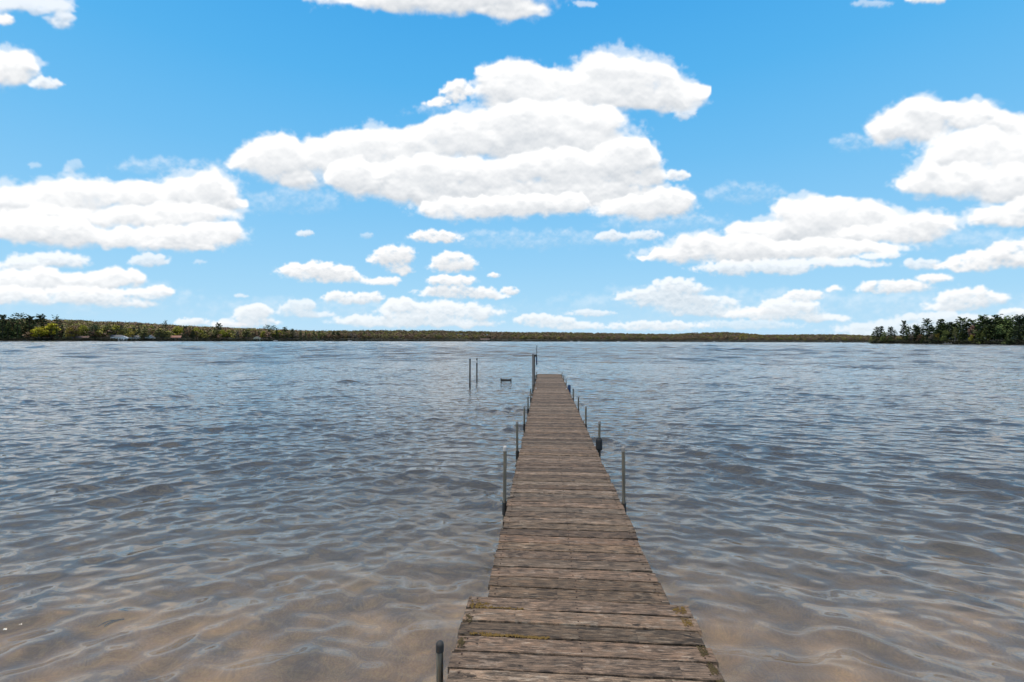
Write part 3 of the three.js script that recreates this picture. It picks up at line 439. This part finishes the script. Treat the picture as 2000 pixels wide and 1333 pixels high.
const kinds = {
  pine: [0, 1, 2, 3].map((i) => pine(500 + i, { wide: 0.17 + 0.02 * i, bare: 0.10 + 0.06 * (i % 2), layers: 20, dense: 1.5, ragged: 0.42 })),
  lean_pine: [pine(520, { wide: 0.19, bare: 0.34, layers: 12, ragged: 0.75, lean: 0.03, dense: 1.1 }), pine(521, { wide: 0.17, bare: 0.45, layers: 9, ragged: 0.8, lean: -0.04 })],
  umbrella_pine: [pine(530, { wide: 0.3, bare: 0.72, layers: 6, ragged: 0.6, dense: 0.9, lean: 0.03 })],
  spire: [0, 1, 2].map((i) => spire(540 + i, { wide: 0.17 + 0.04 * i })), bushy: [spire(550, { wide: 0.42, faces: 1000 }), broadleaf(551, { wide: 0.42, base: 0.05, faces: 1400, size: 0.026 })],
  leafy: [0, 1, 2].map((i) => broadleaf(560 + i, { wide: 0.30 + 0.04 * i, faces: 1500, size: 0.026 })), thin: [0, 1].map((i) => broadleaf(570 + i, { wide: 0.27, faces: 700, size: 0.02, lumps: 17 })),
};
const bark = std(0.10, 0.085, 0.07, 1), paleBark = std(0.36, 0.32, 0.28, 1);
const green = (r, g, b) => std(r, g, b, 0.95, { vertexColors: true, side: THREE.DoubleSide });
const hue = { dark: green(0.068, 0.098, 0.037), pine: green(0.115, 0.16, 0.048), olive: green(0.14, 0.142, 0.042), fresh: green(0.29, 0.28, 0.03), yellow: green(0.44, 0.40, 0.025), gold: green(0.31, 0.24, 0.035), brown: green(0.20, 0.12, 0.065), pink: green(0.26, 0.16, 0.125), grey: green(0.19, 0.165, 0.125), moss: green(0.12, 0.15, 0.036) };
const nth = ['first', 'second', 'third', 'fourth', 'fifth', 'sixth', 'seventh', 'eighth', 'ninth', 'tenth', 'eleventh', 'twelfth', 'thirteenth', 'fourteenth', 'fifteenth'];
let treeCount = 0;
function tree(name, kind, color, x, depth, groundY, height, width, label, group, barkMat = bark) {
  const list = kinds[kind], g = list[treeCount++ % list.length], w = place(x, depth, groundY - 0.15), o = thing(name, label, 'tree', [w.x, w.y, w.z], treeCount * 2.1, group);
  o.scale.set(height * width, height, height * width);
  part('trunk', g.trunk, barkMat, o); part('crown', g.crown, hue[color], o);
  return o;
}
// the left shore, each tree from its bearing, its top in the picture and how far it stands behind the waterline
const leftTree = (name, kind, color, x, topY, dd, width, label, group, b) => { const D = shore(x) + dd, y = land(x, dd); tree(name, kind, color, x, D, y, (yh(x) - topY) * D / FOCAL + EYE - y, width, label, group, b); };
const near = [
  ['pine_tree', 'umbrella_pine', 'dark', 34, 614, 24, 1, 'tallest lone pine at far left, bare trunk with a flat ragged top'],
  ['pine_tree', 'pine', 'dark', 57, 619, 20, 1.35, 'broad dark pine just right of the lone flat-topped pine'],
  ['pine_tree', 'pine', 'dark', 79, 617.5, 26, 1.25, 'tall dark pine rising behind the bright yellow-green trees'],
  ['pine_tree', 'lean_pine', 'dark', 110, 618.5, 30, 1.0, 'dark pine topping the right side of the large yellow-green tree'],
  ['pine_tree', 'pine', 'dark', 4, 617, 14, 1.3, 'dark pine cut by the left edge of the picture'],
  ['broadleaf_tree', 'leafy', 'yellow', 75, 637, 6, 1.45, 'round bright yellow-green tree at the water on the left'],
  ['broadleaf_tree', 'leafy', 'yellow', 99, 629.5, 8, 1.35, 'largest bright yellow-green tree on the left shore'],
  ['broadleaf_tree', 'leafy', 'gold', 141, 638, 8, 1.25, 'golden green tree standing alone right of the yellow-green pair'],
  ['broadleaf_tree', 'leafy', 'fresh', 162, 633, 40, 1.0, 'fresh green rounded tree just left of the dark round conifer above the brown cabin'],
  ['conifer_tree', 'bushy', 'dark', 183, 631.5, 16, 0.75, 'wide dark conifer left of the white cottages'],
  ['broadleaf_tree', 'leafy', 'olive', 211, 634, 18, 1.15, 'broad olive green tree behind the white cottages'],
  ['broadleaf_tree', 'thin', 'gold', 258, 645, 12, 1.2, 'orange brown budding tree between the white cottages'],
  ['conifer_tree', 'bushy', 'dark', 282, 638, 10, 0.75, 'dark rounded conifer between the two right-hand white cottages'],
  ['pine_tree', 'lean_pine', 'dark', 322, 627.5, 200, 1.0, 'single dark pine poking above the ridge over the gabled white cottage'],
  ['pine_tree', 'pine', 'dark', 361, 638.5, 30, 1.1, 'dark pine near the shore by the red-brown cabin'],
  ['pine_tree', 'pine', 'dark', 427, 633, 60, 1.2, 'dark pine standing above the ridge, left of the cream house'],
  ['pine_tree', 'umbrella_pine', 'dark', 524, 636, 60, 1.0, 'left one of two flat-topped pines above the ridge'],
  ['pine_tree', 'umbrella_pine', 'dark', 532, 637.5, 64, 1.0, 'right one of two flat-topped pines above the ridge'],
  ['conifer_tree', 'spire', 'dark', 540, 641, 20, 1.2, 'dark pointed conifer just right of the flat-topped pines'],
  ['pine_tree', 'pine', 'dark', 556, 640.5, 40, 1.3, 'bushy dark pine right of the pointed conifer'],
  ['broadleaf_tree', 'leafy', 'fresh', 434, 645, 12, 0.9, 'pale fresh green tree at the shore below the ridge-top pine'],
  ['broadleaf_tree', 'leafy', 'olive', 481, 642, 12, 1.1, 'olive tree just left of the cream house'],
  ['broadleaf_tree', 'thin', 'grey', 462, 643, 10, 1.0, 'grey-brown budding tree left of the olive tree'],
];
for (const t of near) leftTree(...t);
{
  const r = rng(23), pick = [['conifer_tree', 'spire', 'dark', 1.1], ['conifer_tree', 'spire', 'pine', 1.2], ['budding_tree', 'thin', 'brown', 1.35], ['broadleaf_tree', 'leafy', 'olive', 1.3], ['budding_tree', 'thin', 'grey', 1.3], ['broadleaf_tree', 'leafy', 'fresh', 1.15], ['pine_tree', 'pine', 'dark', 1.2]];
  const words = { spire: 'pointed conifer', pine: 'dark pine', thin: 'brownish budding tree', leafy: 'green leafing tree' };
  const spans = [[33, 'left of the lone flat-topped pine'], [62, 'between the lone pine and the yellow-green pair'], [124, 'behind the yellow-green pair'], [178, 'around the brown cabin'], [222, 'left of the white cottages'], [305, 'behind the white cottages'], [360, 'by the red-brown cabin'], [430, 'left of the ridge-top pine'], [492, 'between the ridge-top pine and the cream house'], [540, 'around the cream house'], [600, 'right of the flat-topped pine pair'], [660, 'behind the long pale dock'], [760, 'right of the long pale dock']], seen = new Map();
  for (let x = -12; x < 720; x += 7 + 5 * r()) {
    const p = pick[x < 55 ? (r() < 0.75 ? Math.floor(r() * 2) : 6) : Math.floor(r() * 7)], dd = 5 + 30 * r(), h = (x < 60 ? 18 : 13) + 6 * r(), open = [[218, 250], [255, 274], [284, 302], [494, 510], [146, 176], [334, 354]].some(([a, b]) => x > a - 3 && x < b + 3);
    const d2 = open ? dd + 36 : dd;
    const where = spans.find(([e]) => x < e)[1], key = p[1] + where, n = seen.get(key) ?? 0; seen.set(key, n + 1);
    tree(p[0], p[1], p[2], x, shore(x) + d2, land(x, d2), h, p[3], `${nth[n]} ${words[p[1]]} ${where}, counting from the left`, words[p[1]] + 's along the left shore');
  }
}
// the point on the right
{
  const put = (name, kind, color, x, topY, dd, width, label, group, b) => { const D = pointD(x) + dd, y = pointH(x, dd); tree(name, kind, color, x, D, y, (yh(x) - topY) * D / FOCAL + EYE - y, width, label, group, b); };
  const list = [
    ['conifer_tree', 'bushy', 'moss', 1706, 648, 5, 1.0, 'low bushy conifer at the very tip of the right-hand point'],
    ['pine_tree', 'pine', 'dark', 1713, 640.5, 9, 1.25, 'dark pine above the tip of the right-hand point'],
    ['pine_tree', 'pine', 'dark', 1722, 639, 13, 1.2, 'ragged pine second from the tip of the right-hand point'],
    ['conifer_tree', 'bushy', 'moss', 1727, 648, 5, 0.95, 'small round conifer at the water near the tip of the point'],
    ['pine_tree', 'pine', 'dark', 1740, 640.5, 9, 1.2, 'dark pine left of the layered pine on the point'],
    ['pine_tree', 'lean_pine', 'dark', 1748, 645, 16, 1.1, 'short thin pine right beside the layered pine on the point'],
    ['pine_tree', 'pine', 'dark', 1766, 628.5, 12, 0.95, 'tall layered pine standing apart near the left end of the point'],
    ['pine_tree', 'pine', 'pine', 1775, 639, 8, 1.1, 'shorter pine just right of the tall layered pine on the point'],
    ['budding_tree', 'thin', 'grey', 1780, 650, 5, 1.1, 'grey budding tree at the water right of the layered pine'],
    ['dead_tree', 'thin', 'brown', 1798, 652, 4, 1.3, 'brown bare-looking tree low at the water on the point'],
    ['budding_tree', 'thin', 'grey', 1822, 651, 4, 1.3, 'wide grey-brown budding tree at the waterline of the point'],
    ['pine_tree', 'pine', 'pine', 1789, 636, 12, 1.2, 'pine at the left end of the closed stand on the point'],
    ['pine_tree', 'pine', 'dark', 1811, 625.5, 14, 1.2, 'tall dark-topped pine right of the first dip in the stand'],
    ['broadleaf_tree', 'thin', 'gold', 1831, 650, 5, 0.8, 'pale tan tree in front of the dark stand on the point'],
    ['pine_tree', 'pine', 'pine', 1838, 626, 13, 1.45, 'wide green pine in the middle of the right-hand stand'],
    ['conifer_tree', 'bushy', 'moss', 1846, 645, 5, 0.8, 'bright moss green conifer at the water by the small dock'],
    ['birch_tree', 'thin', 'olive', 1866, 636, 4, 0.5, 'slim tree with a pale straight trunk beside the small far dock', null, paleBark],
    ['pine_tree', 'pine', 'pine', 1880, 622.5, 14, 1.35, 'broad pine just left of the pinkish budding tree'],
    ['budding_tree', 'leafy', 'pink', 1899, 634, 10, 0.7, 'pinkish brown budding tree among the dark pines of the point'],
    ['broadleaf_tree', 'leafy', 'fresh', 1897, 653, 4, 0.7, 'small fresh green tree below the pinkish budding tree'],
    ['pine_tree', 'pine', 'pine', 1920, 619, 12, 1.25, 'large pine just right of the pinkish budding tree'],
    ['pine_tree', 'pine', 'dark', 1948, 618, 14, 1.2, 'large pine between the pinkish tree and the tallest pine'],
    ['pine_tree', 'leafy', 'pine', 1967, 614, 14, 0.85, 'tallest round-topped pine of the right-hand stand'],
    ['pine_tree', 'pine', 'dark', 1992, 618, 12, 1.2, 'dark pine at the right edge of the picture'],
  ];
  for (const t of list) put(...t);
  const r = rng(31);
  const spans = [[1784, 'beside the layered pine of the point'], [1812, 'at the left end of the closed stand'], [1845, 'left of the small far dock'], [1872, 'behind the small far dock'], [1912, 'around the pinkish budding tree'], [1945, 'right of the pinkish budding tree'], [1975, 'around the tallest round-topped pine'], [2030, 'by the right edge of the picture']], seen = new Map();
  for (let x = 1735; x < 2012; x += 4 + 3.6 * r()) {
    const tall = x > 1783 && r() < 0.55, top = table([1735, 1783, 1800, 1840, 1880, 1920, 2110], [640, 640, 635, 631, 628, 624, 612], x) + 9 * r() + (tall ? 0 : 14), where = spans.find(([e]) => x < e)[1], key = tall + where, n = seen.get(key) ?? 0; seen.set(key, n + 1);
    put(tall ? 'pine_tree' : 'conifer_tree', tall ? 'pine' : 'spire', ['dark', 'pine', 'moss', 'dark'][Math.floor(r() * 4)], x, top, tall ? 9 + 26 * r() : 4 + 8 * r(), tall ? 1.4 : 1.9, `${nth[n]} ${tall ? 'packed pine' : 'low leafy conifer'} ${where}, counting from the left`, tall ? 'pines packed in the stand on the point' : 'low conifers along the point');
  }
}
// the woods behind, too many to count
function stuffTrees(name, label, geo, mats, spots) {
  const m = new THREE.InstancedMesh(geo, mats, spots.length), M = new THREE.Matrix4(), q = new THREE.Quaternion(), up = new THREE.Vector3(0, 1, 0), c = new THREE.Color();
  spots.forEach(([p, h, w, col, turn], i) => { q.setFromAxisAngle(up, turn); m.setMatrixAt(i, M.compose(p, q, new THREE.Vector3(h * w, h, h * w))); m.setColorAt(i, c.setRGB(...col)); });
  m.name = name; m.userData.kind = 'stuff'; m.castShadow = m.receiveShadow = true; scene.add(m); tag(m, label, 'forest');
}
{
  const r = rng(88), hard = [], firs = [], tint = green(1, 1, 1), low = [];
  for (let i = 0; i < 15000; i++) {
    const x = lerp(-330, 1840, Math.pow(r(), 0.88)), dd = 8 + 520 * Math.pow(r(), 0.9), D = shore(x) + dd, y = land(x, dd) - 0.3, patch = fbm(x * 0.03 + 50, dd * 0.012 + 9, 3), fir = r() < (dd < 40 ? 0.34 : 0.16) + (patch - 0.5) * 0.9 + (x > 620 && x < 1000 ? 0.1 : 0);
    const glow = dd > 100 && Math.abs(x - 1465 - (dd - 250) * 0.08) < 34 * fbm(dd * 0.02, 3, 2) && r() < 0.6, v = 0.75 + 0.5 * r();
    const w = place(x, D, y);
    if (dd < 60 && [[215, 252], [253, 276], [283, 303], [493, 511], [144, 178], [332, 356], [934, 958]].some(([a, b]) => x > a && x < b)) continue;
    if (fir && !glow) firs.push([w, 10 + 7 * r(), 1.0 + 0.5 * r(), [0.05 * v, 0.066 * v, 0.03 * v], r() * 6.28]);
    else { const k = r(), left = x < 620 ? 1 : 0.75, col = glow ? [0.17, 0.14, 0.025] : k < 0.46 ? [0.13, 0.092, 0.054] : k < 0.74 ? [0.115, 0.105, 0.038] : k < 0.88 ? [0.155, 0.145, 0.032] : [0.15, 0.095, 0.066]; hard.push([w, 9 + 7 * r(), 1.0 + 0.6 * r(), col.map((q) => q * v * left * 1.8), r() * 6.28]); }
  }
  for (let i = 0; i < 420; i++) { const x = lerp(2016, 2650, r()), dd = 4 + 40 * r(), v = 0.8 + 0.6 * r(); firs.push([place(x, pointD(x) + dd, pointH(x, Math.min(dd, 40)) - 0.3), 11 + 11 * r(), 1.3, [0.05 * v, 0.068 * v, 0.026 * v], r() * 6.28]); }
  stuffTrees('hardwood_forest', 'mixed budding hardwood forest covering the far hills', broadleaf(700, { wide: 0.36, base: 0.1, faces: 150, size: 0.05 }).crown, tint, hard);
  stuffTrees('conifer_forest', 'dark conifers scattered through the forest on the far hills', spire(701, { wide: 0.2, faces: 130 }).crown, tint, firs);
  for (let i = 0; i < 5200; i++) { const head = i < 700, x = head ? lerp(1700, 2120, r()) : lerp(-330, 1840, r()), dd = 1 + 7 * r(), D = (head ? pointD(x) : shore(x)) + dd, v = 0.5 + 0.7 * r(); low.push([place(x, D, (head ? pointH(x, dd) : land(x, dd)) - 0.2), 1.2 + 2.6 * r(), 1.5, [0.04 * v, 0.042 * v, 0.02 * v], r() * 6.28]); }
  stuffTrees('shore_brush', 'dark low brush along the far waterline', broadleaf(702, { wide: 0.5, base: 0.02, faces: 40, size: 0.1 }).crown, tint, low);
}
console.log('trees done');

// ---------------------------------------------------------------- cottages, docks and boats along the far shore
const white = std(0.72, 0.72, 0.70, 0.8), cream = std(0.55, 0.48, 0.34, 0.85), brown = std(0.16, 0.085, 0.055, 0.9), roofGrey = std(0.16, 0.16, 0.165, 0.9), roofBrown = std(0.15, 0.10, 0.085, 0.9), glass = std(0.03, 0.04, 0.05, 0.15), doorMat = std(0.2, 0.1, 0.06, 0.7);
function cottage(x, dd, wide, deep, wall, rise, wallMat, roofMat, gable, label) {
  const D = shore(x) + dd, w = place(x, D, land(x, dd)), o = thing('cottage', label, 'house', [w.x, w.y, w.z], -Math.atan((x - 1000) / FOCAL) * 0.6);
  const W = gable ? deep : wide, Dp = gable ? wide : deep;            // ridge runs along W before turning
  const s = new THREE.Shape([[-Dp / 2, -0.6], [Dp / 2, -0.6], [Dp / 2, wall], [0, wall + rise], [-Dp / 2, wall]].map((p) => new THREE.Vector2(...p)));
  const g = new THREE.ExtrudeGeometry(s, { depth: W, bevelEnabled: false }); g.translate(0, 0, -W / 2); if (!gable) g.rotateY(Math.PI / 2);
  part('wall', g, wallMat, o);
  const e = 0.45, len = Math.hypot(Dp / 2 + e, (Dp / 2 + e) * rise / (Dp / 2)), slope = Math.atan2(rise, Dp / 2);
  for (const k of [-1, 1]) { const q = new THREE.BoxGeometry(len, 0.18, W + 0.9); q.translate(k * len / 2, 0.12, 0); q.rotateZ(-k * slope); q.translate(0, wall + rise, 0); if (!gable) q.rotateY(Math.PI / 2); const roof = part('roof', q, roofMat, o); if (k > 0) part('chimney', box(0.7, 1.6, 0.7, wide * 0.22, wall + rise + 0.2, -0.6), brown, roof); }
  const front = deep / 2 + 0.03, n = Math.max(2, Math.round(wide / 3));
  for (let i = 0; i < n; i++) { const u = (i + 0.5) / n * wide - wide / 2; if (i === Math.floor(n / 2)) { part('door', box(1.0, 2.0, 0.08, u, 1.0, front), doorMat, o); continue; } const f = part('window', box(1.5, 1.3, 0.08, u, 1.6, front), white, o); part('pane', box(1.25, 1.05, 0.06, u, 1.6, front + 0.03), glass, f); }
  return o;
}
cottage(228, 22, 11, 7, 3.6, 2.0, white, roofGrey, false, 'white cottage with a long grey roof behind the white boathouse');
cottage(240.5, 5, 8.5, 7, 3.0, 2.2, white, std(0.55, 0.56, 0.58, 0.7), true, 'white boathouse at the water, lowest of the white buildings');
cottage(264, 14, 9, 7, 3.4, 2.0, white, roofGrey, false, 'white cottage with grey roof in the middle of the three on the bank');
cottage(293, 14, 9.5, 8, 3.2, 3.0, white, roofGrey, true, 'gabled white cottage right of the dark rounded conifer');
cottage(160, 14, 13, 7, 2.6, 1.6, brown, roofBrown, false, 'brown cabin below the golden green tree on the left shore');
cottage(344, 26, 11, 7, 3.0, 2.4, brown, std(0.30, 0.16, 0.12, 0.9), false, 'red-brown cabin half hidden by trees right of the white cottages');
cottage(502, 10, 8.5, 7, 3.6, 2.6, cream, roofBrown, true, 'cream house with a gable on the shore below the ridge');
cottage(947, 14, 24, 8, 3.2, 2.2, std(0.36, 0.30, 0.25, 0.9), roofBrown, false, 'long low tan house on the far shore left of the dock');
// small craft: a hull with a pointed bow, a bench and a screen
function boat(x, off, len, label, mat = white) {
  const D = shore(x) - off, w = place(x, D, 0), o = thing('moored_boat', label, 'boat', [w.x, 0, w.z], 0.1, 'small boats along the far shore');
  const s = new THREE.Shape(); s.moveTo(-len / 2, -1.0); s.lineTo(len * 0.2, -1.0); s.quadraticCurveTo(len * 0.45, -0.7, len / 2, 0); s.quadraticCurveTo(len * 0.45, 0.7, len * 0.2, 1.0); s.lineTo(-len / 2, 1.0);
  const g = new THREE.ExtrudeGeometry(s, { depth: 1.0, bevelEnabled: true, bevelSize: 0.12, bevelThickness: 0.12, bevelSegments: 1 }); g.rotateX(-Math.PI / 2); g.translate(0, -0.35, 0);
  part('hull', g, mat, o); part('windscreen', box(0.08, 0.55, 1.5, len * 0.12, 1.0, 0), glass, o); part('canopy', box(len * 0.4, 0.12, 1.8, -len * 0.15, 1.95, 0), white, o);
  for (const k of [-0.3, 0]) part('canopy_post', mergeGeometries([rod(0.04, 0.04, 1.25, len * k, 0.7, -0.8, 6), rod(0.04, 0.04, 1.25, len * k, 0.7, 0.8, 6)]), steel, o);
}
boat(683, 6, 7, 'white boat left of the tan house, moored on the far shore'); boat(538, 6, 6, 'white boat just right of the cream house at the left shore');
[[1116, 'first'], [1131, 'second'], [1208, 'third'], [1249, 'fourth'], [1395, 'fifth'], [1643, 'last']].forEach(([x, n]) => boat(x, 8, 7, `${n} of the tiny white boats on the far shore right of the dock, counting rightwards`));
function farDock(x, D, y, len, label, mat) {
  const w = place(x, D, 0), o = thing('far_dock', label, 'dock', [w.x, 0, w.z], 0); const n = Math.round(len / 2.6);
  for (let i = 0; i < n; i++) part('deck_board', box(len / n - 0.05, 0.16, 2.2, (i + 0.5) / n * len - len / 2, y, 0), mat, o);
  for (let i = 0; i <= n; i++) part('post', rod(0.09, 0.09, y + 2.6, i / n * len - len / 2, -1.4, 1.2, 8), mat, o);
}
farDock(622, shore(622) - 5, 0.7, 18, 'long pale dock lying along the left-hand far shore', white);
farDock(1853, pointD(1853) - 3, 0.6, 8, 'small grey dock with white posts below the pale-trunked tree on the point', paleCap);

renderer.render(scene, camera);
